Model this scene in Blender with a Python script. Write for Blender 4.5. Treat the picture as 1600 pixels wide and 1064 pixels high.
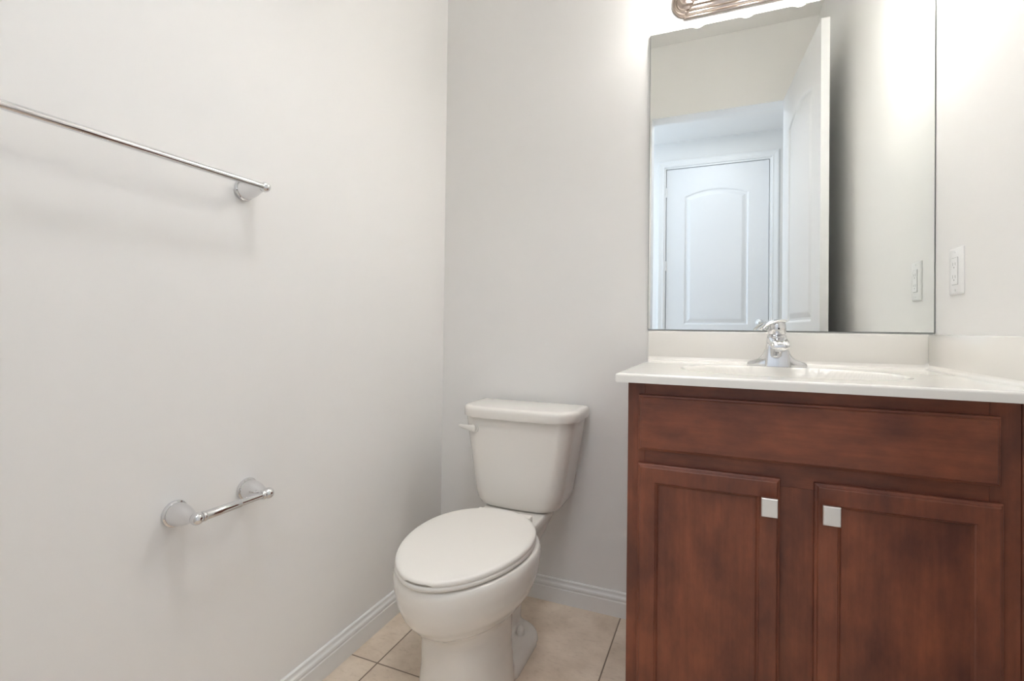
import bpy, bmesh, math, random
from mathutils import Vector, Matrix
from mathutils.geometry import tessellate_polygon
for o in list(bpy.data.objects):
    bpy.data.objects.remove(o)
SC = bpy.context.scene
COL = SC.collection
PI = math.pi

# ---------------------------------------------------------------- camera
cd = bpy.data.cameras.new('camera'); cam = bpy.data.objects.new('camera', cd); COL.objects.link(cam)
SC.camera = cam
cd.sensor_fit = 'HORIZONTAL'; cd.sensor_width = 36.0
cd.lens = 772.91/1600*36.0
cd.shift_x = 0.0; cd.shift_y = -28.083/1600
cd.clip_start = 0.01; cd.clip_end = 60
YAW, PITCH, ROLL = 0.3979, 0.0101, 0.0124
fw = Vector((-math.sin(YAW)*math.cos(PITCH), math.cos(YAW)*math.cos(PITCH), math.sin(PITCH)))
rt = Vector((math.cos(YAW), math.sin(YAW), 0)); up = rt.cross(fw)
r2 = rt*math.cos(ROLL)+up*math.sin(ROLL); u2 = -rt*math.sin(ROLL)+up*math.cos(ROLL)
M = Matrix(((r2.x, u2.x, -fw.x, 1.0207), (r2.y, u2.y, -fw.y, -1.7213), (r2.z, u2.z, -fw.z, 0.9845), (0, 0, 0, 1)))
cam.matrix_world = M

# ---------------------------------------------------------------- world, lights, exposure
W_ROOM = 1.571            # right wall
L_ROOM = 1.80             # depth of the bathroom
H_ROOM = 2.93
HALL_Y0, HALL_Y1 = -1.92, -3.0
HALL_X0, HALL_X1 = -1.6, 2.6
H_HALL = 2.69
OPEN_X0, OPEN_X1, OPEN_Z = 0.566, 1.43, 2.445

SC.view_settings.view_transform = 'Standard'
SC.view_settings.look = 'None'
SC.view_settings.gamma = 1.0
SC.view_settings.use_curve_mapping = False
SC.view_settings.exposure = 0.33
SC.cycles.max_bounces = 16
SC.cycles.diffuse_bounces = 8
SC.cycles.glossy_bounces = 8
SC.cycles.sample_clamp_indirect = 0.0

BULB_STRENGTH = 76.0
BULB_COLOR = (1.0, 0.968, 0.925)

wd = bpy.data.worlds.new('world'); SC.world = wd; wd.use_nodes = True
bg = wd.node_tree.nodes['Background']
bg.inputs['Color'].default_value = (0.62, 0.78, 1.0, 1); bg.inputs['Strength'].default_value = 1.0

def area(name, loc, target, sx, sy, power, color):
    ld = bpy.data.lights.new(name, 'AREA'); ld.shape = 'RECTANGLE'; ld.size = sx; ld.size_y = sy
    ld.energy = power; ld.color = color
    o = bpy.data.objects.new(name, ld); COL.objects.link(o); o.location = loc
    d = Vector(target)-Vector(loc)
    o.rotation_euler = d.to_track_quat('-Z', 'Y').to_euler()
    return o
# daylight entering through the window at the end of the hall
area('hall_window_daylight', (HALL_X0+0.03, -2.46, 1.45), (2.0, -2.46, 1.35), 0.9, 1.9, 27.0, (0.62, 0.77, 1.0))
# added unseen fill behind the door header, lifts cabinet front and lower walls
area('hall_added_fill', (0.95, -2.25, H_HALL-0.03), (0.95, -2.25, 0), 0.35, 0.30, 5.4, (0.90, 0.94, 1.0))
# soft downward fill added out of view to brighten floor, cabinet and lower walls
sl = bpy.data.lights.new('bathroom_added_fill', 'SPOT'); sl.energy = 47.0; sl.color = (0.97, 0.985, 1.0)
sl.spot_size = math.radians(100); sl.spot_blend = 0.75; sl.shadow_soft_size = 0.22
slo = bpy.data.objects.new('bathroom_added_fill', sl); COL.objects.link(slo); slo.location = (0.80, -1.22, H_ROOM-0.03)

# ---------------------------------------------------------------- materials
def srgb(r, g, b):
    f = lambda c: (c/255/12.92) if c/255 <= 0.04045 else ((c/255+0.055)/1.055)**2.4
    return (f(r), f(g), f(b), 1)

def mat(name, color, rough=0.5, metal=0.0, coat=0.0, spec=0.5, bump=None, ior=1.5):
    m = bpy.data.materials.new(name); m.use_nodes = True
    nt = m.node_tree; b = nt.nodes['Principled BSDF']
    b.inputs['Base Color'].default_value = color
    b.inputs['Roughness'].default_value = rough
    b.inputs['Metallic'].default_value = metal
    b.inputs['Specular IOR Level'].default_value = spec
    b.inputs['Coat Weight'].default_value = coat
    b.inputs['Coat Roughness'].default_value = 0.12
    # every surface carries at least a faint procedural variation
    tc = nt.nodes.new('ShaderNodeTexCoord')
    nz = nt.nodes.new('ShaderNodeTexNoise'); nz.inputs['Scale'].default_value = bump[0] if bump else 60
    nz.inputs['Detail'].default_value = 3
    nt.links.new(tc.outputs['Object'], nz.inputs['Vector'])
    bp = nt.nodes.new('ShaderNodeBump'); bp.inputs['Strength'].default_value = bump[1] if bump else 0.0
    bp.inputs['Distance'].default_value = bump[2] if bump else 0.0005
    nt.links.new(nz.outputs['Fac'], bp.inputs['Height'])
    nt.links.new(bp.outputs['Normal'], b.inputs['Normal'])
    return m

MW = mat('wall_paint', (0.815, 0.81, 0.795, 1), 0.55, spec=0.3, bump=(160, 0.10, 0.0006))
MCEIL = mat('ceiling_paint', (0.82, 0.81, 0.79, 1), 0.8, spec=0.2, bump=(90, 0.15, 0.001))
MTRIM = mat('white_trim_paint', (0.80, 0.80, 0.79, 1), 0.35)
MDOOR = mat('white_door_paint', (0.77, 0.775, 0.78, 1), 0.38)
MPORC = mat('porcelain', (0.80, 0.775, 0.73, 1), 0.10, spec=0.5, coat=0.3)
MSEAT = mat('seat_plastic', (0.80, 0.775, 0.73, 1), 0.28)
MMARB = mat('cultured_marble', (0.83, 0.81, 0.765, 1), 0.14, coat=0.4)
MCHR = mat('chrome', (0.76, 0.76, 0.77, 1), 0.07, metal=1.0)
MNIK = mat('brushed_nickel', (0.46, 0.385, 0.335, 1), 0.20, metal=1.0)
MKNOB = mat('satin_nickel', (0.80, 0.79, 0.77, 1), 0.38, metal=1.0)
MMIR = mat('mirror_silver', (0.905, 0.925, 0.905, 1), 0.0, metal=1.0)
MEDGE = mat('mirror_edge', (0.16, 0.19, 0.18, 1), 0.2)
MPLATE = mat('white_plastic', (0.83, 0.83, 0.82, 1), 0.3)
MGREY = mat('slot_and_gap_shadow_grey', (0.42, 0.42, 0.41, 1), 0.6)
MDARK = mat('dark_slot', (0.03, 0.03, 0.03, 1), 0.6)

def wood(name, axis):
    m = bpy.data.materials.new(name); m.use_nodes = True
    nt = m.node_tree; b = nt.nodes['Principled BSDF']; N = nt.nodes.new; L = nt.links.new
    tc = N('ShaderNodeTexCoord')
    mp = N('ShaderNodeMapping')
    s = [42, 42, 42]; s[axis] = 2.2
    mp.inputs['Scale'].default_value = s
    L(tc.outputs['Object'], mp.inputs['Vector'])
    g = N('ShaderNodeTexNoise'); g.inputs['Scale'].default_value = 2.5; g.inputs['Detail'].default_value = 6; g.inputs['Roughness'].default_value = 0.6
    L(mp.outputs['Vector'], g.inputs['Vector'])
    mp2 = N('ShaderNodeMapping'); s2 = [1.5, 1.5, 1.5]; s2[axis] = 0.75
    mp2.inputs['Scale'].default_value = s2; L(tc.outputs['Object'], mp2.inputs['Vector'])
    c = N('ShaderNodeTexNoise'); c.inputs['Scale'].default_value = 7.5; c.inputs['Detail'].default_value = 5; c.inputs['Roughness'].default_value = 0.6
    L(mp2.outputs['Vector'], c.inputs['Vector'])
    r1 = N('ShaderNodeValToRGB')
    r1.color_ramp.elements[0].position = 0.33; r1.color_ramp.elements[0].color = srgb(94, 53, 42)
    r1.color_ramp.elements[1].position = 0.68; r1.color_ramp.elements[1].color = srgb(140, 80, 56)
    L(c.outputs['Fac'], r1.inputs['Fac'])
    r2_ = N('ShaderNodeValToRGB')
    r2_.color_ramp.elements[0].position = 0.35; r2_.color_ramp.elements[0].color = (0.88, 0.88, 0.88, 1)
    r2_.color_ramp.elements[1].position = 0.65; r2_.color_ramp.elements[1].color = (1.04, 1.04, 1.04, 1)
    L(g.outputs['Fac'], r2_.inputs['Fac'])
    mx = N('ShaderNodeMix'); mx.data_type = 'RGBA'; mx.blend_type = 'MULTIPLY'; mx.inputs['Factor'].default_value = 1.0
    L(r1.outputs['Color'], mx.inputs['A']); L(r2_.outputs['Color'], mx.inputs['B'])
    L(mx.outputs['Result'], b.inputs['Base Color'])
    b.inputs['Roughness'].default_value = 0.42
    b.inputs['Coat Weight'].default_value = 0.12; b.inputs['Coat Roughness'].default_value = 0.3; b.inputs['Specular IOR Level'].default_value = 0.38
    bp = N('ShaderNodeBump'); bp.inputs['Strength'].default_value = 0.08; bp.inputs['Distance'].default_value = 0.0005
    L(g.outputs['Fac'], bp.inputs['Height']); L(bp.outputs['Normal'], b.inputs['Normal'])
    return m
MWV = wood('cherry_stain_vertical', 2)
MWH = wood('cherry_stain_horizontal', 0)

def tile_mat():
    m = bpy.data.materials.new('beige_floor_tile'); m.use_nodes = True
    nt = m.node_tree; b = nt.nodes['Principled BSDF']; N = nt.nodes.new; L = nt.links.new
    tc = N('ShaderNodeTexCoord'); sep = N('ShaderNodeSeparateXYZ'); L(tc.outputs['Object'], sep.inputs['Vector'])
    def math_(op, a, bval):
        n = N('ShaderNodeMath'); n.operation = op
        if isinstance(a, (int, float)): n.inputs[0].default_value = a
        else: L(a, n.inputs[0])
        if bval is not None:
            if isinstance(bval, (int, float)): n.inputs[1].default_value = bval
            else: L(bval, n.inputs[1])
        return n.outputs[0]
    PX, PY, X0, Y0, G = 0.610, 0.610, 0.106, -0.528, 0.0026
    cells = []; dists = []
    for ax, p, o in (('X', PX, X0), ('Y', PY, Y0)):
        t = math_('DIVIDE', math_('SUBTRACT', sep.outputs[ax], o), p)
        cells.append(math_('FLOOR', t, None))
        fr = math_('FRACT', t, None)
        d = math_('MULTIPLY', math_('MINIMUM', fr, math_('SUBTRACT', 1.0, fr)), p)
        dists.append(d)
    dm = math_('MINIMUM', dists[0], dists[1])
    mr = N('ShaderNodeMapRange'); mr.inputs['From Min'].default_value = G*0.55; mr.inputs['From Max'].default_value = G*1.0
    L(dm, mr.inputs['Value'])
    # stone: clouds + streaky pits, shifted per tile
    cmb = N('ShaderNodeCombineXYZ'); L(cells[0], cmb.inputs[0]); L(cells[1], cmb.inputs[1])
    off = N('ShaderNodeVectorMath'); off.operation = 'MULTIPLY_ADD'
    L(cmb.outputs[0], off.inputs[0]); off.inputs[1].default_value = (3.7, 5.1, 0); L(tc.outputs['Object'], off.inputs[2])
    n1 = N('ShaderNodeTexNoise'); n1.inputs['Scale'].default_value = 7; n1.inputs['Detail'].default_value = 6; n1.inputs['Roughness'].default_value = 0.62
    L(off.outputs[0], n1.inputs['Vector'])
    mp = N('ShaderNodeMapping'); mp.inputs['Scale'].default_value = (22, 60, 1); mp.inputs['Rotation'].default_value = (0, 0, 0.25)
    L(off.outputs[0], mp.inputs['Vector'])
    n2 = N('ShaderNodeTexNoise'); n2.inputs['Scale'].default_value = 1.6; n2.inputs['Detail'].default_value = 7; n2.inputs['Roughness'].default_value = 0.7
    L(mp.outputs['Vector'], n2.inputs['Vector'])
    r1 = N('ShaderNodeValToRGB')
    r1.color_ramp.elements[0].position = 0.30; r1.color_ramp.elements[0].color = srgb(206, 188, 168)
    r1.color_ramp.elements[1].position = 0.70; r1.color_ramp.elements[1].color = srgb(238, 223, 205)
    L(n1.outputs['Fac'], r1.inputs['Fac'])
    r2_ = N('ShaderNodeValToRGB')
    r2_.color_ramp.elements[0].position = 0.30; r2_.color_ramp.elements[0].color = (0.74, 0.70, 0.66, 1)
    r2_.color_ramp.elements[1].position = 0.46; r2_.color_ramp.elements[1].color = (1, 1, 1, 1)
    L(n2.outputs['Fac'], r2_.inputs['Fac'])
    mx = N('ShaderNodeMix'); mx.data_type = 'RGBA'; mx.blend_type = 'MULTIPLY'; mx.inputs['Factor'].default_value = 0.75
    L(r1.outputs['Color'], mx.inputs['A']); L(r2_.outputs['Color'], mx.inputs['B'])
    mg = N('ShaderNodeMix'); mg.data_type = 'RGBA'
    L(mr.outputs['Result'], mg.inputs['Factor']); mg.inputs['A'].default_value = srgb(128, 110, 92); L(mx.outputs['Result'], mg.inputs['B'])
    L(mg.outputs['Result'], b.inputs['Base Color'])
    b.inputs['Roughness'].default_value = 0.42
    bp = N('ShaderNodeBump'); bp.inputs['Strength'].default_value = 0.5; bp.inputs['Distance'].default_value = 0.001
    L(mr.outputs['Result'], bp.inputs['Height']); L(bp.outputs['Normal'], b.inputs['Normal'])
    return m
MTILE = tile_mat()

def emis(name, color, s):
    m = bpy.data.materials.new(name); m.use_nodes = True
    nt = m.node_tree; nt.nodes.remove(nt.nodes['Principled BSDF'])
    e = nt.nodes.new('ShaderNodeEmission'); e.inputs['Color'].default_value = (*color, 1); e.inputs['Strength'].default_value = s
    nt.links.new(e.outputs[0], nt.nodes['Material Output'].inputs['Surface'])
    return m
def thin_glass(name):
    m = bpy.data.materials.new(name); m.use_nodes = True
    nt = m.node_tree; nt.nodes.remove(nt.nodes['Principled BSDF'])
    tr = nt.nodes.new('ShaderNodeBsdfTransparent'); gl = nt.nodes.new('ShaderNodeBsdfGlossy'); gl.inputs['Roughness'].default_value = 0.02
    fr = nt.nodes.new('ShaderNodeFresnel'); fr.inputs['IOR'].default_value = 1.5
    mx = nt.nodes.new('ShaderNodeMixShader')
    nt.links.new(fr.outputs[0], mx.inputs[0]); nt.links.new(tr.outputs[0], mx.inputs[1]); nt.links.new(gl.outputs[0], mx.inputs[2])
    nt.links.new(mx.outputs[0], nt.nodes['Material Output'].inputs['Surface'])
    return m
MGLASS = thin_glass('bulb_glass')
MBULB = emis('lit_bulb', BULB_COLOR, BULB_STRENGTH)

# ---------------------------------------------------------------- mesh helpers
def link(name, bm, materials, parent=None, smooth=False, angle=None, recalc=True):
    """bm is in world coordinates; the object's origin goes to the parent's place (or stays at the world's)."""
    if recalc: bmesh.ops.recalc_face_normals(bm, faces=bm.faces)
    me = bpy.data.meshes.new(name); 
    org = parent['_o'] if parent is not None and '_o' in parent else None
    if org is not None:
        bmesh.ops.translate(bm, verts=bm.verts, vec=-Vector(org))
    if smooth:
        for f in bm.faces: f.smooth = True
    bm.to_mesh(me); bm.free()
    if not isinstance(materials, (list, tuple)): materials = [materials]
    for m in materials: me.materials.append(m)
    if smooth and angle is not None: me.set_sharp_from_angle(angle=math.radians(angle))
    o = bpy.data.objects.new(name, me); COL.objects.link(o)
    if parent is not None: o.parent = parent
    return o

def thing(name, label, cat, loc, group=None):
    o = bpy.data.objects.new(name, None); COL.objects.link(o); o.location = loc
    o.empty_display_size = 0.05
    o['label'] = label; o['category'] = cat; o['_o'] = list(loc)
    if group: o['group'] = group
    return o

def sub(parent_mesh):
    """lets a mesh part take sub-parts: same origin as its own parent"""
    parent_mesh['_o'] = parent_mesh.parent['_o']
    return parent_mesh

def struct(o, label=None, cat=None):
    o['kind'] = 'structure'
    if label: o['label'] = label
    if cat: o['category'] = cat
    return o

def box(bm, x0, x1, y0, y1, z0, z1, bevel=0.0, seg=2):
    vs = [bm.verts.new(p) for p in ((x0,y0,z0),(x1,y0,z0),(x1,y1,z0),(x0,y1,z0),(x0,y0,z1),(x1,y0,z1),(x1,y1,z1),(x0,y1,z1))]
    fs = [bm.faces.new([vs[i] for i in q]) for q in ((0,3,2,1),(4,5,6,7),(0,1,5,4),(1,2,6,5),(2,3,7,6),(3,0,4,7))]
    if bevel > 0:
        es = {e for f in fs for e in f.edges}
        bmesh.ops.bevel(bm, geom=list(es), offset=bevel, segments=seg, affect='EDGES', profile=0.5)

def loft(bm, rings, cap0=True, cap1=True, closed=True):
    R = [[bm.verts.new(p) for p in r] for r in rings]
    n = len(R[0])
    for a, b in zip(R[:-1], R[1:]):
        for i in range(n if closed else n-1):
            j = (i+1) % n
            bm.faces.new((a[i], a[j], b[j], b[i]))
    if cap0: bm.faces.new(R[0][::-1])
    if cap1: bm.faces.new(R[-1])
    return R

def lathe(bm, prof, origin, axis, n=40, cap0=True, cap1=True):
    """prof: (distance along axis, radius)"""
    ax = Vector(axis).normalized()
    a = ax.orthogonal().normalized(); b = ax.cross(a)
    o = Vector(origin)
    rings = [[o+ax*h+(a*math.cos(2*PI*i/n)+b*math.sin(2*PI*i/n))*max(r, 1e-5) for i in range(n)] for h, r in prof]
    return loft(bm, rings, cap0, cap1)

def tube(bm, pts, rad, n=16, flat=None):
    """sweep a circle along pts; rad: number or list"""
    pts = [Vector(p) for p in pts]
    rings = []; prev = None
    for k, p in enumerate(pts):
        t = (pts[min(k+1, len(pts)-1)]-pts[max(k-1, 0)]).normalized()
        if prev is None: a = t.orthogonal().normalized()
        else: a = (prev-t*prev.dot(t)).normalized()
        prev = a; b = t.cross(a)
        r = rad[k] if isinstance(rad, (list, tuple)) else rad
        rings.append([p+(a*math.cos(2*PI*i/n)+b*math.sin(2*PI*i/n))*r for i in range(n)])
    loft(bm, rings)

def rrect(x0, x1, z0, z1, r, n=6):
    """rounded rectangle as 2D points, counter-clockwise"""
    out = []
    for cx, cz, a0 in ((x1-r, z1-r, 0), (x0+r, z1-r, PI/2), (x0+r, z0+r, PI), (x1-r, z0+r, 1.5*PI)):
        for k in range(n+1):
            a = a0+PI/2*k/n
            out.append((cx+r*math.cos(a), cz+r*math.sin(a)))
    return out

def frustum_xz(bm, x0, x1, z0, z1, prof, r=0.0, n=4, cap0=True):
    """stack of rectangles in the xz plane, prof: (inset, y)"""
    rings = []
    for ins, y in prof:
        if r > 0: p = rrect(x0+ins, x1-ins, z0+ins, z1-ins, max(r-ins, 0.0008), n)
        else: p = [(x0+ins, z0+ins), (x1-ins, z0+ins), (x1-ins, z1-ins), (x0+ins, z1-ins)]
        rings.append([(a, y, b) for a, b in p])
    loft(bm, rings, cap0, True)

def bezier(p0, p1, p2, n):
    return [tuple((1-t)**2*a+2*t*(1-t)*b+t*t*c for a, b, c in zip(p0, p1, p2)) for t in [k/n for k in range(n+1)]]

# ---------------------------------------------------------------- the room's shell
T = 0.12
def slab(name, boxes, m, label=None, cat=None):
    bm = bmesh.new()
    for b in boxes: box(bm, *b)
    return struct(link(name, bm, m), label, cat)
slab('floor', [(HALL_X0-0.1, HALL_X1+0.1, HALL_Y1-T, T, -0.05, 0.0)], MTILE, 'beige stone look floor tiles with thin grout lines', 'floor')
slab('wall_left', [(-T, 0, -L_ROOM, T, 0, H_ROOM)], MW, 'plain white wall on the left behind towel bar and paper holder', 'wall')
slab('wall_back', [(0, W_ROOM, 0, T, 0, H_ROOM)], MW, 'plain white wall behind the toilet and the vanity mirror', 'wall')
slab('wall_right', [(W_ROOM, W_ROOM+T, -L_ROOM, T, 0, H_ROOM)], MW, 'plain white wall at the right end of the vanity', 'wall')
slab('wall_front', [(-T, OPEN_X0, HALL_Y0, -L_ROOM, 0, H_ROOM), (OPEN_X1, W_ROOM+T, HALL_Y0, -L_ROOM, 0, H_ROOM),
                    (OPEN_X0, OPEN_X1, HALL_Y0, -L_ROOM, OPEN_Z, H_ROOM)], MW, 'white wall with the doorway, seen in the mirror', 'wall')
slab('ceiling', [(-T, W_ROOM+T, -L_ROOM, T, H_ROOM, H_ROOM+0.06)], MCEIL, 'white bathroom ceiling seen at the top of the mirror', 'ceiling')
slab('ceiling_hall', [(HALL_X0-0.1, HALL_X1+0.1, HALL_Y1-T, HALL_Y0, H_HALL, H_HALL+0.06)], MCEIL, 'hall ceiling seen through the doorway in the mirror', 'ceiling')
FX0, FX1, FZ = 0.561, 1.399, 2.445      # the hall's closed door
slab('wall_hall', [(HALL_X0-0.1, FX0-0.02, HALL_Y1-T, HALL_Y1, 0, H_HALL), (FX1+0.02, HALL_X1+0.1, HALL_Y1-T, HALL_Y1, 0, H_HALL),
                   (FX0-0.02, FX1+0.02, HALL_Y1-T, HALL_Y1, FZ+0.02, H_HALL), (FX0-0.02, FX1+0.02, HALL_Y1-T, HALL_Y1-0.08, 0, FZ+0.02)],
     MW, 'hall wall around the closed white door in the mirror', 'wall')
slab('wall_hall_near', [(HALL_X0-0.1, -T, HALL_Y0, HALL_Y0+T, 0, H_HALL), (W_ROOM+T, HALL_X1+0.1, HALL_Y0, HALL_Y0+T, 0, H_HALL)], MW)
slab('wall_hall_end', [(HALL_X1, HALL_X1+0.1, HALL_Y1, HALL_Y0, 0, H_HALL)], MW)
# window at the other end of the hall (out of the picture): daylight comes in here
slab('wall_hall_window', [(HALL_X0-0.1, HALL_X0, HALL_Y1, HALL_Y0, 0, 0.45), (HALL_X0-0.1, HALL_X0, HALL_Y1, HALL_Y0, 2.42, H_HALL)], MW)

# baseboards with a stepped profile
BB = [(0, 0), (0.0125, 0), (0.0125, 0.050), (0.0105, 0.0525), (0.0105, 0.057), (0.0125, 0.0595), (0.0115, 0.0655), (0.0075, 0.070), (0.0065, 0.0735), (0.0065, 0.0800), (0.004, 0.0830), (0, 0.0832)]
def baseboard(name, p0, p1, nrm, label, mitre0=0, mitre1=0):
    bm = bmesh.new(); p0 = Vector(p0); p1 = Vector(p1); n = Vector(nrm); d = (p1-p0).normalized()
    rings = [[p0+n*t+d*(t*mitre0)+Vector((0, 0, z)) for t, z in BB], [p1+n*t+d*(t*mitre1)+Vector((0, 0, z)) for t, z in BB]]
    loft(bm, rings)
    o = struct(link(name, bm, MTRIM), label, 'baseboard'); return o
CAB_X0 = 0.823
baseboard('baseboard_left', (0, -L_ROOM, 0), (0, 0, 0), (1, 0, 0), 'white moulded baseboard along the left wall', 0, -1)
baseboard('baseboard_back', (0, 0, 0), (CAB_X0, 0, 0), (0, -1, 0), 'white moulded baseboard between the left wall and the vanity', 1, 0)
baseboard('baseboard_hall', (FX0-0.076, HALL_Y1, 0), (HALL_X0, HALL_Y1, 0), (0, 1, 0), 'white baseboard in the hall', 0, 0)

# jamb lining of the bathroom's doorway, and the casing of the hall door
def casing(name, x0, x1, ztop, y, dirn, w, t, label, m=MTRIM):
    bm = bmesh.new()
    pr = [(0, 0), (0, t*0.6), (w*0.12, t*0.75), (w*0.3, t*0.7), (w*0.75, t), (w*0.95, t*0.95), (w, t*0.7), (w, 0)]
    path = [((x0, 0), (-1, 0)), ((x0, ztop), (-1, 1)), ((x1, ztop), (1, 1)), ((x1, 0), (1, 0))]
    rings = [[(px+ox*a, y+dirn*b, pz+oz*a) for a, b in pr] for (px, pz), (ox, oz) in path]
    loft(bm, rings)
    return struct(link(name, bm, m), label, 'trim')
casing('trim_1', FX0-0.018, FX1+0.018, FZ+0.018, HALL_Y1, 1, 0.057, 0.016, 'white casing around the closed hall door in the mirror')
casing('trim_2', OPEN_X0+0.004, OPEN_X1-0.004, OPEN_Z-0.004, HALL_Y0, -1, 0.06, 0.016, 'white casing on the hall side of the bathroom doorway')
bm = bmesh.new()
jt = 0.012
box(bm, OPEN_X0, OPEN_X0+jt, HALL_Y0+0.001, -L_ROOM+0.004, 0, OPEN_Z-jt)
box(bm, OPEN_X1-jt, OPEN_X1, HALL_Y0+0.001, -L_ROOM+0.004, 0, OPEN_Z-jt)
box(bm, OPEN_X0, OPEN_X1, HALL_Y0+0.001, -L_ROOM+0.004, OPEN_Z-jt, OPEN_Z)
struct(link('trim_3', bm, MTRIM), 'white jamb lining the bathroom doorway in the mirror', 'trim')

# ---------------------------------------------------------------- arched two-panel doors
def offset_poly(p, d):
    out = []; n = len(p)
    for i in range(n):
        a = Vector(p[i-1]); b = Vector(p[i]); c = Vector(p[(i+1) % n])
        e1 = (b-a).normalized(); e2 = (c-b).normalized()
        n1 = Vector((-e1.y, e1.x)); n2 = Vector((-e2.y, e2.x))
        k = (n1+n2); k = k/max(k.dot(n1), 0.2)
        out.append(tuple(b+k*d))
    return out

def door_leaf_bm(w, h, th, z0=0.01):
    """hinge edge at x=0, faces at y=0 and y=th"""
    bm = bmesh.new()
    mx = w*0.185
    def arch():
        pts = [(mx, 1.03), (w-mx, 1.03)]
        n = 14; zc, rise = 2.19, 0.055
        for k in range(n+1):
            x = (w-mx)-(w-2*mx)*k/n; u = (x-w/2)/(w/2-mx)
            pts.append((x, zc+rise*(1-u*u)))
        return pts
    rect = [(mx, 0.24), (w-mx, 0.24), (w-mx, 0.89), (mx, 0.89)]
    outer = [(0, z0), (w, z0), (w, h), (0, h)]
    for y, s in ((0.0, 1), (th, -1)):
        polys = [outer, arch(), rect]
        flat = [p for q in polys for p in q]
        tris = tessellate_polygon([[Vector((a, b, 0)) for a, b in q] for q in polys])
        vs = [bm.verts.new((a, y, b)) for a, b in flat]
        for t in tris:
            try: bm.faces.new([vs[i] for i in t])
            except ValueError: pass
        for q in (arch(), rect):
            rings = []
            for d, dep in ((0, 0), (0.006, 0.0015), (0.014, 0.008), (0.026, 0.008), (0.05, 0.001), (0.056, 0.0)):
                rings.append([(a, y+s*dep, b) for a, b in offset_poly(q, d)])
            loft(bm, rings, False, True)
    # edges of the slab
    for (a, b) in (((0, z0), (w, z0)), ((w, z0), (w, h)), ((w, h), (0, h)), ((0, h), (0, z0))):
        q = [bm.verts.new(p) for p in ((a[0], 0, a[1]), (b[0], 0, b[1]), (b[0], th, b[1]), (a[0], th, a[1]))]
        bm.faces.new(q)
    bmesh.ops.remove_doubles(bm, verts=bm.verts, dist=1e-5)
    return bm

def knob_bm(bm, o, axis):
    lathe(bm, [(0, 0.032), (0.004, 0.032), (0.007, 0.028), (0.009, 0.012), (0.03, 0.011), (0.036, 0.02), (0.044, 0.026), (0.054, 0.027), (0.062, 0.022), (0.066, 0.012), (0.067, 0.001)], o, axis, 28)

def hinge_bm(bm, x, y, z):
    lathe(bm, [(0, 0.006), (0.09, 0.006)], (x, y, z), (0, 0, 1), 12)
    box(bm, x-0.012, x+0.012, y-0.004, y+0.001, z, z+0.09)

# bathroom's own door, swung inwards against the right side
bl = door_leaf_bm(0.862, 2.435, 0.035)
d1 = link('door_1', bl, MDOOR)
struct(d1, 'open white panelled door standing edge-on in the mirror', 'door')
ang = math.atan2(0.865, 0.066)
# local x runs from hinge to free edge, local -y.. faces: y=0 face must look towards -x (the opening)
d1.matrix_world = Matrix.Translation((1.378, -1.797, 0)) @ Matrix.Rotation(ang, 4, 'Z') @ Matrix.Scale(-1, 4, (0, 1, 0))
bm = bmesh.new(); knob_bm(bm, (0.80, 0.0, 0.93), (0, -1, 0)); knob_bm(bm, (0.80, 0.035, 0.93), (0, 1, 0))
k = link('door_knob', bm, MKNOB, d1, True, 40)
# hall door
bl = door_leaf_bm(FX1-FX0, FZ, 0.035)
d2 = link('door_2', bl, MDOOR)
struct(d2, 'closed white arched panel door across the hall, in the mirror', 'door')
d2.location = (FX0, HALL_Y1-0.012, 0)
d2.scale = (1, -1, 1)
bm = bmesh.new(); knob_bm(bm, (1.334-FX0, 0.0, 1.05), (0, -1, 0)); link('door_knob', bm, MKNOB, d2, True, 40)
for z in (0.25, 1.52, 2.19):
    bm = bmesh.new(); hinge_bm(bm, -0.008, -0.006, z); link('hinge', bm, MKNOB, d2, True, 40)
# door stop / jamb of the hall door
bm = bmesh.new()
box(bm, FX0-0.02, FX0-0.004, HALL_Y1-0.08, HALL_Y1, 0, FZ+0.004); box(bm, FX1+0.004, FX1+0.02, HALL_Y1-0.08, HALL_Y1, 0, FZ+0.004)
box(bm, FX0-0.02, FX1+0.02, HALL_Y1-0.08, HALL_Y1, FZ+0.004, FZ+0.02)
struct(link('trim_4', bm, MTRIM), 'white jamb of the closed hall door in the mirror', 'trim')

# ---------------------------------------------------------------- vanity cabinet
FY = -0.5385          # face frame plane
DY = -0.5575          # front plane of doors and drawer front
CT_B = 0.862          # underside of the top
X1 = 1.525
cab = thing('vanity_cabinet', 'dark cherry-stained vanity cabinet with two doors under the white sink top', 'cabinet', (1.18, -0.27, 0))
bm = bmesh.new()
box(bm, CAB_X0, CAB_X0+0.016, -0.520, -0.002, 0, CT_B)       # left side
box(bm, X1-0.016, X1, -0.520, -0.002, 0, CT_B)
box(bm, CAB_X0+0.016, X1-0.016, -0.520, -0.002, 0.10, 0.116)     # bottom
box(bm, CAB_X0+0.016, X1-0.016, -0.012, -0.002, 0.116, CT_B)     # back
box(bm, CAB_X0+0.016, X1-0.016, -0.470, -0.455, 0.0, 0.10)       # toe kick board
link('carcass', bm, MWV, cab)
FF_T = 0.0185
STL, STM0, STM1 = 0.862, 1.128, 1.213
def fbox(nm, x0, x1, z0, z1, m):
    bm = bmesh.new(); box(bm, x0, x1, FY, FY+FF_T, z0, z1, 0.0008, 1); return link(nm, bm, m, cab)
fbox('stile', CAB_X0, STL, 0.0, CT_B, MWV)
fbox('stile', 1.480, X1-0.0006, 0.0, CT_B, MWV)
fbox('stile', STM0, STM1, 0.135, 0.658, MWV)
fbox('rail', STL, 1.480, 0.820, CT_B, MWH)
fbox('rail', STL, 1.480, 0.658, 0.722, MWH)
fbox('rail', STL, 1.480, 0.100, 0.135, MWH)
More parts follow.
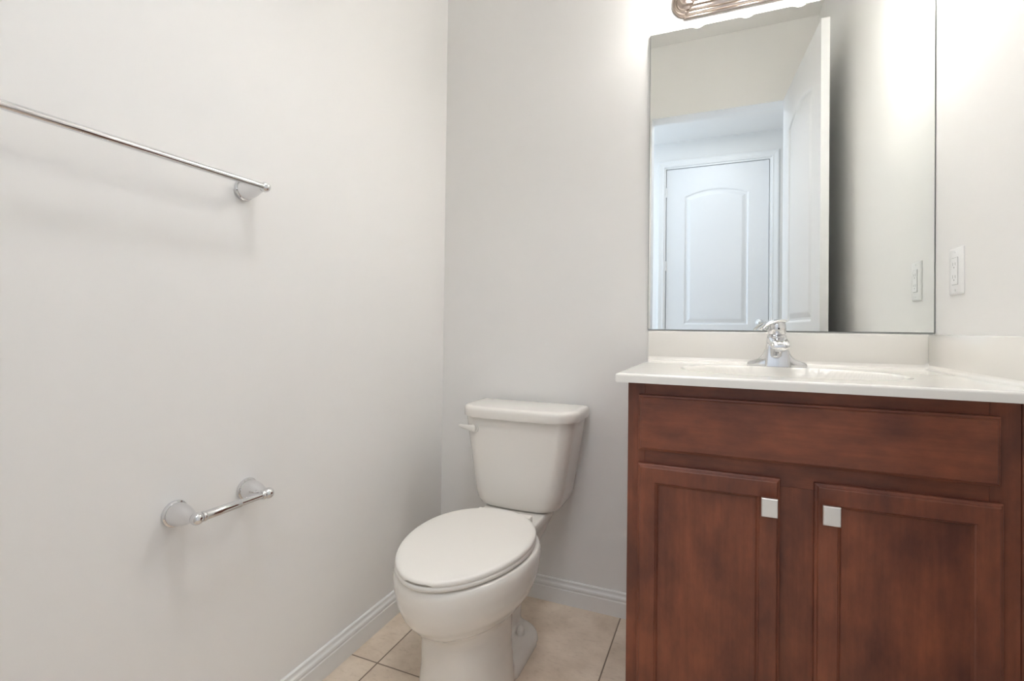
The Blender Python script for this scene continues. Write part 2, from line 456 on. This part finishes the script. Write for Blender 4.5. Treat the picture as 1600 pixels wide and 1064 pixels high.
bm = bmesh.new(); box(bm, X1+0.0006, W_ROOM-0.001, FY+0.001, FY+FF_T, 0.0, CT_B, 0.0008, 1)
link('filler_strip', bm, MWV, cab)
EDGE = [(0, FY-0.0003), (0, DY+0.0075), (0.0012, DY+0.0062), (0.0040, DY+0.0052), (0.0050, DY+0.0040), (0.0056, DY+0.0012), (0.0072, DY)]
bm = bmesh.new(); frustum_xz(bm, 0.849, 1.4914, 0.707, 0.8338, EDGE)
link('drawer_front', bm, MWH, cab)
def cab_door(x0, x1, z0, z1, kx, label):
    bm = bmesh.new()
    fr = 0.046
    prof = EDGE+[(fr-0.0075, DY), (fr-0.0060, DY+0.0022), (fr-0.0036, DY+0.0034), (fr-0.0016, DY+0.0062), (fr, DY+0.0085)]
    frustum_xz(bm, x0, x1, z0, z1, prof)
    d = link('door', bm, MWV, cab); d['label'] = label
    sub(d)
    bm = bmesh.new()
    frustum_xz(bm, kx-0.0150, kx+0.0150, 0.604, 0.642, [(0.004, DY-0.0185), (0, DY-0.0195), (0, DY-0.0262), (0.0012, DY-0.0275)])
    lathe(bm, [(0, 0.0075), (0.003, 0.006), (0.014, 0.005), (0.019, 0.007)], (kx, DY, 0.623), (0, -1, 0), 20)
    kn = link('knob', bm, MKNOB, d); kn['label'] = 'square satin nickel knob'
cab_door(0.849, 1.139, 0.128, 0.6756, 1.117, 'left cabinet door')
cab_door(1.201, 1.4954, 0.128, 0.6756, 1.2255, 'right cabinet door')

# ---------------------------------------------------------------- vanity top with the moulded basin
ZC = 0.8829
CX0, CX1, CY0 = 0.800, W_ROOM-0.001, -0.5775
top = thing('vanity_sink', 'white glossy vanity top with moulded basin and low splashes', 'countertop', (1.18, -0.28, CT_B))
BCX, BCY, BAX, BAY, BDEP = 1.173, -0.318, 0.235, 0.160, 0.125
def top_z(x, y):
    u = (x-BCX)/BAX; v = (y-BCY)/BAY
    r = (abs(u)**2.3+abs(v)**2.3)**(1/2.3)
    z = ZC
    if r < 1.05:
        t = (1.05-r)/1.05
        d = 1-(1-min(t/0.50, 1.0))**2.2
        e = min(t/0.055, 1.0)
        z -= BDEP*d*e*e*(3-2*e)
    # cove up to the splashes
    c = 0.012
    for dd in (abs(-0.020-y), abs((W_ROOM-0.021)-x)):
        if dd < c: z += c-math.sqrt(max(c*c-(c-dd)**2, 0))
    return z
bm = bmesh.new()
def steps(a, b, n): return [a+(b-a)*k/n for k in range(n+1)]
xs = [CX0+0.006] + steps(CX0+0.012, W_ROOM-0.036, 150)[0:] + [W_ROOM-0.033, W_ROOM-0.030, W_ROOM-0.027, W_ROOM-0.024, W_ROOM-0.022, W_ROOM-0.021]
ys = [CY0+0.006] + steps(CY0+0.012, -0.035, 110) + [-0.032, -0.029, -0.026, -0.023, -0.0215, -0.020]
G = [[bm.verts.new((x, y, top_z(x, y))) for x in xs] for y in ys]
for j in range(len(ys)-1):
    for i in range(len(xs)-1):
        bm.faces.new((G[j][i], G[j][i+1], G[j+1][i+1], G[j+1][i]))
# rounded front and left edge, then underside
def skirt(row, nx, ny):
    prev = row
    for k in range(1, 7):
        a = PI/2*k/6
        new = [bm.verts.new((v.co.x+nx(i)*0.006*math.sin(a), v.co.y+ny(i)*0.006*math.sin(a), v.co.z-0.006*(1-math.cos(a)))) for i, v in enumerate(row)]
        for i in range(len(row)-1): bm.faces.new((prev[i], prev[i+1], new[i+1], new[i]))
        prev = new
    low = [bm.verts.new((v.co.x, v.co.y, CT_B+0.0005)) for v in prev]
    for i in range(len(row)-1): bm.faces.new((prev[i], prev[i+1], low[i+1], low[i]))
    inn = [bm.verts.new((v.co.x-nx(i)*0.08, v.co.y-ny(i)*0.08, CT_B+0.0005)) for i, v in enumerate(low)]
    for i in range(len(row)-1): bm.faces.new((low[i], low[i+1], inn[i+1], inn[i]))
left_row = [G[j][0] for j in range(len(ys)-1, -1, -1)]
front_row = G[0][1:]
row = left_row+front_row
nl = len(left_row)
skirt(row, lambda i: -1.0 if i < nl else 0.0, lambda i: -1.0 if i >= nl-1 else 0.0)
link('countertop', bm, MMARB, top, True, 60)
bm = bmesh.new(); box(bm, CX0, W_ROOM-0.001, -0.020, -0.0005, CT_B+0.0005, 0.9795, 0.003, 2); link('backsplash', bm, MMARB, top, True, 40)
bm = bmesh.new(); box(bm, W_ROOM-0.021, W_ROOM-0.0005, CY0+0.004, -0.0205, CT_B+0.0005, 0.9795, 0.003, 2); link('side_splash', bm, MMARB, top, True, 40)
bm = bmesh.new()
zb = top_z(BCX, BCY+0.02)
lathe(bm, [(-0.03, 0.02), (0.002, 0.0215), (0.004, 0.020), (0.003, 0.016), (0.0035, 0.012), (0.005, 0.001)], (BCX, BCY+0.02, zb), (0, 0, 1), 28)
dr = link('drain', bm, MCHR, top, True, 50); dr['label'] = 'chrome drain'

# ---------------------------------------------------------------- faucet
FXc, FYc = 1.173, -0.098
fa = thing('faucet', 'chrome single-lever faucet behind the sink basin', 'faucet', (FXc, FYc, ZC))
def fring(hw, hd, z, yo=0.0, e=2.6, n=48):
    out = []
    for k in range(n):
        t = 2*PI*k/n; c, s = math.cos(t), math.sin(t)
        out.append((FXc+hw*math.copysign(abs(c)**(2/e), c), FYc+yo+hd*math.copysign(abs(s)**(2/e), s), ZC+z))
    return out
bm = bmesh.new()
loft(bm, [fring(0.0775, 0.026, 0.0004), fring(0.0785, 0.027, 0.003), fring(0.076, 0.0262, 0.008), fring(0.070, 0.0255, 0.0125), fring(0.058, 0.025, 0.0165),
          fring(0.048, 0.0245, 0.021), fring(0.0405, 0.024, 0.028), fring(0.0345, 0.024, 0.038), fring(0.0305, 0.0235, 0.050), fring(0.0275, 0.023, 0.066),
          fring(0.026, 0.0225, 0.080), fring(0.025, 0.022, 0.088), fring(0.022, 0.019, 0.0905)])
# broad tapering front face under the spout
loft(bm, [[(FXc+a, FYc+b, ZC+z) for a, b in rrect(-hw, hw, yf, 0.0, 0.007, 5)] for z, hw, yf in ((0.0004, 0.0325, -0.040), (0.010, 0.0320, -0.0385), (0.030, 0.0295, -0.034), (0.050, 0.0275, -0.031), (0.066, 0.0265, -0.029))])
link('body', bm, MCHR, fa, True, 50)
bm = bmesh.new()
# spout: flattened section swept forward and slightly down
prof = [(0.006, 0.070, 0.0255, 0.0185), (-0.02, 0.071, 0.0255, 0.0175), (-0.045, 0.070, 0.0250, 0.0160), (-0.070, 0.067, 0.0245, 0.0140), (-0.090, 0.063, 0.0240, 0.0125), (-0.101, 0.060, 0.0230, 0.0112), (-0.107, 0.058, 0.0200, 0.0085), (-0.109, 0.057, 0.0140, 0.0050)]
rings = []
for y, z, hw, hh in prof:
    rr = []
    for k in range(32):
        t = 2*PI*k/32; c, s = math.cos(t), math.sin(t)
        rr.append((FXc+hw*math.copysign(abs(c)**(2/2.8), c), FYc+y, ZC+z+hh*math.copysign(abs(s)**(2/2.6), s)))
    rings.append(rr)
loft(bm, rings)
sp = link('spout', bm, MCHR, fa, True, 60)
sub(sp)
bm = bmesh.new(); lathe(bm, [(0, 0.0125), (0.010, 0.0125), (0.011, 0.011), (0.011, 0.001)], (FXc, FYc-0.088, ZC+0.0555), (0, 0, -1), 24); link('aerator', bm, MCHR, sp, True, 40)
bm = bmesh.new()
# handle: domed hub with a lever sweeping to the left
lathe(bm, [(0, 0.022), (0.003, 0.0245), (0.020, 0.0245), (0.030, 0.0235), (0.036, 0.020), (0.039, 0.013), (0.040, 0.001)], (FXc, FYc, ZC+0.0915), (0, -0.06, 1), 36)
lev = []
P0, P1, P2 = (FXc+0.020, FYc+0.004, ZC+0.129), (FXc-0.012, FYc-0.020, ZC+0.137), (FXc-0.046, FYc-0.042, ZC+0.104)
pts = bezier(P0, P1, P2, 14)
for i, p in enumerate(pts):
    t = i/14; a = Vector(pts[min(i+1, 14)])-Vector(pts[max(i-1, 0)]); a.normalize()
    side = a.cross(Vector((0, 0, 1))).normalized(); upv = side.cross(a)
    w = (0.0165-0.0070*t)*(0.55 if i in (0, 14) else 1); h = (0.0062-0.0026*t)*(0.5 if i in (0, 14) else 1)
    lev.append([Vector(p)+side*w*math.cos(2*PI*k/20)+upv*h*math.sin(2*PI*k/20) for k in range(20)])
loft(bm, lev)
hd_ = link('handle', bm, MCHR, fa, True, 50)
sub(hd_)
bm = bmesh.new(); lathe(bm, [(0, 0.0024), (0.0008, 0.0024)], (FXc+0.003, FYc-0.0255, ZC+0.108), (0, -1, 0.02), 14)
s_ = link('set_screw', bm, MDARK, hd_); s_['label'] = 'dark set screw hole'

# ---------------------------------------------------------------- mirror
bm = bmesh.new()
MX0, MX1, MZ0, MZ1 = 0.7962, W_ROOM-0.0025, 0.9835, 1.9802
frustum_xz(bm, MX0, MX1, MZ0, MZ1, [(0, -0.0006), (0, -0.0050), (0.0012, -0.0060)])
bm.faces.ensure_lookup_table()
bmesh.ops.recalc_face_normals(bm, faces=bm.faces)
for f in bm.faces:
    f.material_index = 0 if (f.normal.y < -0.99) else 1
mi = link('mirror', bm, [MMIR, MEDGE])
mi['label'] = 'large frameless rectangular mirror above the vanity, reflecting the doorway'; mi['category'] = 'mirror'

# ---------------------------------------------------------------- vanity light
vl = thing('vanity_light', 'brushed nickel light bar with round bulbs above the mirror', 'light', (1.175, 0, 2.065))
STEP = [(0, -0.0005), (0, -0.006), (0.002, -0.008), (0.006, -0.0085), (0.008, -0.011), (0.0085, -0.014), (0.011, -0.016), (0.015, -0.0165), (0.017, -0.019), (0.0175, -0.022), (0.020, -0.024), (0.025, -0.0245), (0.028, -0.027), (0.030, -0.032), (0.034, -0.034)]
bm = bmesh.new()
frustum_xz(bm, 0.866, 1.484, 2.0145, 2.1235, STEP, r=0.050, n=10)
link('end_cap', bm, MNIK, vl, True, 35)
bm = bmesh.new()
frustum_xz(bm, 0.903, 1.447, 2.009, 2.129, [(a*(1.0), y-0.0012) for a, y in STEP[1:]], r=0.001, n=1)
link('back_plate', bm, MNIK, vl, True, 35)
for i in range(4):
    x = 0.943+0.1545*i
    bm = bmesh.new(); lathe(bm, [(0.030, 0.026), (0.036, 0.026), (0.038, 0.0225), (0.056, 0.0205), (0.058, 0.017)], (x, 0, 2.069), (0, -1, 0), 28)
    so = link('socket', bm, MNIK, vl, True, 40); sub(so)
    bm = bmesh.new()
    r = 0.041; c = 0.094
    prof = [(0.054, 0.0135), (0.057, 0.0150)] + [(c-r*math.cos(a), r*math.sin(a)) for a in [0.43+(PI-0.43)*k/16 for k in range(17)]]
    lathe(bm, prof, (x, 0, 2.069), (0, -1, 0), 32)
    b_ = link('bulb', bm, MGLASS, so, True); b_['label'] = 'clear round glass bulb'
    bm = bmesh.new()
    r = 0.027
    prof = [(0.056, 0.010)] + [(c-r*math.cos(a), r*math.sin(a)) for a in [0.6+(PI-0.6)*k/12 for k in range(13)]]
    lathe(bm, prof, (x, 0, 2.069), (0, -1, 0), 24)
    b_ = link('glowing_core', bm, MBULB, so, True); b_['label'] = 'glowing core of the bulb'

# ---------------------------------------------------------------- toilet
XT = 0.397
to = thing('toilet', 'off-white two-piece toilet with closed lid in the left corner', 'toilet', (XT, -0.35, 0))
def egg(hw, yf, yb, z, k=0.12, n=72, e=2.0):
    a = (yb-yf)/2; yc = (yb+yf)/2; out = []
    for i in range(n):
        t = 2*PI*i/n; c, s = math.cos(t), math.sin(t)
        cc = math.copysign(abs(c)**(2/e), c); ss = math.copysign(abs(s)**(2/e), s)
        out.append((XT+hw*ss*(1+k*cc), yc+a*cc, z))
    return out
def remeshed(bm, voxel, smooth_it, name):
    me = bpy.data.meshes.new('tmp'); bmesh.ops.recalc_face_normals(bm, faces=bm.faces); bm.to_mesh(me); bm.free()
    o = bpy.data.objects.new('tmp', me); COL.objects.link(o)
    md = o.modifiers.new('r', 'REMESH'); md.mode = 'VOXEL'; md.voxel_size = voxel
    ms = o.modifiers.new('s', 'SMOOTH'); ms.factor = 0.5; ms.iterations = smooth_it
    dg = bpy.context.evaluated_depsgraph_get(); dg.update()
    m2 = bpy.data.meshes.new_from_object(o.evaluated_get(dg))
    bpy.data.objects.remove(o)
    b2 = bmesh.new(); b2.from_mesh(m2); bpy.data.meshes.remove(m2)
    return b2
bm = bmesh.new()
A = [(0.0, -0.678, -0.36, 0.117), (0.03, -0.674, -0.365, 0.1145), (0.12, -0.665, -0.375, 0.1075), (0.20, -0.667, -0.37, 0.107), (0.222, -0.676, -0.36, 0.111), (0.236, -0.696, -0.34, 0.124),
     (0.252, -0.721, -0.32, 0.142), (0.28, -0.747, -0.30, 0.161), (0.31, -0.761, -0.285, 0.173), (0.345, -0.769, -0.28, 0.180), (0.372, -0.771, -0.28, 0.181), (0.386, -0.766, -0.285, 0.176)]
loft(bm, [egg(hw, yf, yb, z, 0.03 if z < 0.23 else 0.12, e=2.3 if z < 0.23 else 2.0) for z, yf, yb, hw in A])
def rbox_ring(hw, yf, yb, z, r):
    return [(XT+a, b, z) for a, b in rrect(-hw, hw, yf, yb, r, 8)]
loft(bm, [rbox_ring(hw, yf, yb, z, r) for z, yf, yb, hw, r in
     [(0.0, -0.46, -0.19, 0.034, 0.033), (0.11, -0.46, -0.18, 0.034, 0.033), (0.20, -0.44, -0.15, 0.050, 0.045), (0.27, -0.42, -0.12, 0.075, 0.05), (0.33, -0.40, -0.09, 0.098, 0.04), (0.355, -0.38, -0.075, 0.108, 0.035), (0.374, -0.37, -0.07, 0.112, 0.03), (0.380, -0.37, -0.07, 0.109, 0.03)]])
loft(bm, [rbox_ring(hw, yf, yb, z, r) for z, yf, yb, hw, r in
     [(0.0, -0.50, -0.19, 0.108, 0.075), (0.016, -0.50, -0.19, 0.1075, 0.075), (0.027, -0.50, -0.194, 0.101, 0.07), (0.036, -0.49, -0.205, 0.080, 0.06)]])
b2 = remeshed(bm, 0.005, 8, 'bowl')
for v in b2.verts: v.co.z = max(v.co.z, 0.0)
link('bowl', b2, MPORC, to, True, recalc=False)

def egg_offset(d, z):
    return egg(0.1685-d, -0.773+d, -0.290-d, z)
bm = bmesh.new()
ZL = 0.416
loft(bm, [egg_offset(0.022, 0.3855), egg_offset(0.014, 0.3895), egg_offset(0.002, 0.3898), egg_offset(0.0, 0.3915), egg_offset(0.0, 0.3985), egg_offset(0.002, 0.4012), egg_offset(0.012, 0.4012)])
link('seat', bm, MSEAT, to, True, 50)
bm = bmesh.new()
def lid_rings():
    base = [(0.035, 0.4018), (0.004, 0.4018), (0.0005, 0.4022), (0.0, 0.4040), (0.0, 0.4085), (0.0015, 0.4118), (0.005, 0.4142), (0.012, 0.4156), (0.030, 0.4166), (0.08, 0.4172), (0.14, 0.4174)]
    R = [egg_offset(d, z) for d, z in base]
    n = len(R[0])
    for i in range(n):                       # finger notch under the front left of the lid
        deg = 360*i/n
        if 166.5 < deg < 192:
            for r_ in (0, 1, 2, 3):
                x, y, z = R[r_][i]; R[r_][i] = (x, y, z+0.0042)
    return R
loft(bm, lid_rings())
link('lid', bm, MSEAT, to, True, 50)
for s in (-1, 1):
    bm = bmesh.new()
    box(bm, XT+s*0.07-0.022, XT+s*0.07+0.022, -0.300, -0.270, 0.379, 0.4015, 0.004, 2)
    link('hinge', bm, MSEAT, to, True, 40)

def tank_ring(hw, yf, yb, z, rf, rb, bow):
    out = []
    for cx, cy, a0, r, sgn in ((hw-rb, yb-rb, 0, rb, 1), (-hw+rb, yb-rb, PI/2, rb, 1), (-hw+rf, yf+rf, PI, rf, 1), (hw-rf, yf+rf, 1.5*PI, rf, 1)):
        for k in range(13):
            a = a0+PI/2*k/12
            x = cx+r*math.cos(a); y = cy+r*math.sin(a)
            out.append((x, y))
    # denser front
    res = []
    for i, (x, y) in enumerate(out):
        res.append((x, y))
        if i == 38:
            x2, y2 = out[39]
            for k in range(1, 16): res.append((x+(x2-x)*k/16, y))
    fin = []
    for x, y in res:
        w = max(0.0, min(1.0, (yb-y)/(yb-yf)))
        fin.append((XT+x, y-bow*w*w*(1-(x/hw)**2), z))
    return fin
bm = bmesh.new()
TK = [(0.381, -0.184, -0.050, 0.120, 0.045), (0.3835, -0.194, -0.042, 0.132, 0.05), (0.391, -0.200, -0.036, 0.143, 0.05), (0.404, -0.204, -0.034, 0.1505, 0.05), (0.43, -0.206, -0.033, 0.1565, 0.05), (0.48, -0.207, -0.032, 0.1645, 0.05), (0.55, -0.206, -0.030, 0.1760, 0.05), (0.62, -0.207, -0.028, 0.1880, 0.05), (0.680, -0.208, -0.028, 0.1960, 0.05)]
loft(bm, [tank_ring(hw, yf, yb, z, r, 0.012, 0.012) for z, yf, yb, hw, r in TK])
link('tank', bm, MPORC, to, True, 50)
bm = bmesh.new()
LD = [(0.6805, 0.010, 0), (0.6805, 0.001, 0), (0.6835, 0.0, 0), (0.703, 0.0, 0), (0.709, 0.0015, 0), (0.713, 0.0045, 0), (0.7155, 0.010, 0), (0.7168, 0.022, 0)]
loft(bm, [tank_ring(0.2085-i, -0.222+i, -0.022-i*0.5, z, 0.075-i, 0.012 if i < 0.01 else 0.008, 0.014) for z, i, _ in LD])
link('tank_lid', bm, MPORC, to, True, 50)
# flush lever on the tank's front, left of centre
bm = bmesh.new()
lx, ly, lz = XT-0.143, -0.208, 0.640
lathe(bm, [(-0.01, 0.016), (0.004, 0.016), (0.007, 0.014), (0.008, 0.001)], (lx, ly, lz), (-0.15, -1, 0), 28)
pts = bezier((lx+0.008, ly-0.012, lz), (lx-0.022, ly-0.020, lz+0.004), (lx-0.058, ly-0.010, lz+0.006), 12)
rings = []
for i, p in enumerate(pts):
    t = i/12; a = (Vector(pts[min(i+1, 12)])-Vector(pts[max(i-1, 0)])).normalized(); upv = Vector((0, 0, 1)); sd = a.cross(upv).normalized()
    h = (0.0135-0.009*t)*(0.6 if i in (0, 12) else 1); w = (0.0055-0.002*t)*(0.6 if i in (0, 12) else 1)
    rings.append([Vector(p)+upv*h*math.cos(2*PI*k/18)+sd*w*math.sin(2*PI*k/18) for k in range(18)])
loft(bm, rings)
link('flush_lever', bm, MSEAT, to, True, 50)
for s in (-1, 1):
    bm = bmesh.new()
    lathe(bm, [(-0.006, 0.0135), (0.017, 0.0125), (0.023, 0.0105), (0.026, 0.006), (0.027, 0.001)], (XT+s*0.061, -0.283, 0.034), (0, 0, 1), 24)
    link('bolt_cap', bm, MSEAT, to, True, 50)

# ---------------------------------------------------------------- towel bar and paper holder on the left wall
BELL = [(0.0006, 0.0245), (0.004, 0.0255), (0.0065, 0.0245), (0.0075, 0.0218), (0.014, 0.0217), (0.022, 0.0208), (0.030, 0.0190), (0.038, 0.0163), (0.046, 0.0130), (0.053, 0.0103), (0.060, 0.0092)]
def bell(bm, y, z, k=1.0, reach=0.070):
    f = (reach-0.008)/0.060
    lathe(bm, [(a*f, r*k) for a, r in BELL], (0, y, z), (1, 0, 0), 36)
def ball(bm, x, y, z, r, ax=(0, 1, 0)):
    lathe(bm, [(-r*math.cos(a), r*math.sin(a)) for a in [0.02+(PI-0.04)*k/16 for k in range(17)]], (x, y, z), ax, 28)
tb = thing('towel_bar', 'long chrome towel bar high on the left wall', 'towel bar', (0, -1.21, 1.295))
for y in (-0.910, -1.520):
    bm = bmesh.new(); bell(bm, y, 1.295); ball(bm, 0.070, y, 1.295, 0.0115); link('post', bm, MCHR, tb, True, 45)
bm = bmesh.new(); lathe(bm, [(0, 0.0072), (0.610, 0.0072)], (0.070, -1.520, 1.295), (0, 1, 0), 28); link('bar', bm, MCHR, tb, True, 45)
tp = thing('toilet_paper_holder', 'empty chrome toilet paper holder low on the left wall', 'toilet paper holder', (0, -0.965, 0.6))
ya, yb_ = -1.055, -0.888
for y in (ya, yb_):
    bm = bmesh.new(); bell(bm, y, 0.5985, 1.06); ball(bm, 0.070, y, 0.5985, 0.0128)
    s = 1 if y == ya else -1
    lathe(bm, [(0.009, 0.010), (0.012, 0.0108), (0.0145, 0.0108), (0.016, 0.0095), (0.019, 0.0092)], (0.070, y, 0.5985), (0, s, 0), 24)
    link('post', bm, MCHR, tp, True, 45)
bm = bmesh.new(); lathe(bm, [(0, 0.0085), (0.002, 0.0094), (0.078, 0.0094), (0.0795, 0.0088), (0.0800, 0.0076), (0.140, 0.0076)], (0.070, ya+0.016, 0.5985), (0, 1, 0), 28)
link('roller', bm, MCHR, tp, True, 40)

# ---------------------------------------------------------------- outlet on the right wall
ou = thing('wall_outlet', 'white rectangular outlet plate on the right wall beside the mirror', 'outlet', (W_ROOM, -0.143, 1.14))
def yz_frustum(bm, y0, y1, z0, z1, prof, r=0.002):
    rings = []
    for ins, d in prof:
        rings.append([(W_ROOM-d, a, b) for a, b in rrect(y0+ins, y1-ins, z0+ins, z1-ins, max(r-ins, 0.0008), 3)])
    loft(bm, rings)
bm = bmesh.new(); yz_frustum(bm, -0.182, -0.104, 1.081, 1.199, [(0, 0.0003), (0, 0.002), (0.0015, 0.0042), (0.004, 0.0055)], 0.004); pl = link('cover_plate', bm, MPLATE, ou, True, 30)
bm = bmesh.new(); box(bm, W_ROOM-0.0060, W_ROOM-0.0050, -0.1603, -0.1257, 1.1055, 1.1745); link('gap_shadow', bm, MGREY, ou)  # grey sheet painting in the shadow of the gap around the receptacle
bm = bmesh.new(); yz_frustum(bm, -0.1595, -0.1265, 1.1065, 1.1735, [(0, 0.005), (0, 0.0068), (0.001, 0.0076)], 0.002); de = link('receptacle', bm, MPLATE, ou, True, 30); sub(de)
for zc in (1.156, 1.124):
    for dy, hh in ((-0.0064, 0.0034), (0.0064, 0.0042)):
        bm = bmesh.new(); box(bm, W_ROOM-0.0080, W_ROOM-0.0070, -0.143+dy-0.0009, -0.143+dy+0.0009, zc+0.002-hh, zc+0.002+hh); link('slot', bm, MGREY, de)
    bm = bmesh.new(); lathe(bm, [(0, 0.0022), (0.001, 0.0022)], (W_ROOM-0.0070, -0.143, zc-0.0065), (-1, 0, 0), 14); link('slot', bm, MGREY, de)
for zc in (1.1885, 1.0915):
    bm = bmesh.new(); lathe(bm, [(0, 0.003), (0.0008, 0.003), (0.0012, 0.0022)], (W_ROOM-0.0054, -0.143, zc), (-1, 0, 0), 14); link('screw', bm, MPLATE, ou)

# tidy helper properties
for o in bpy.data.objects:
    if '_o' in o: del o['_o']
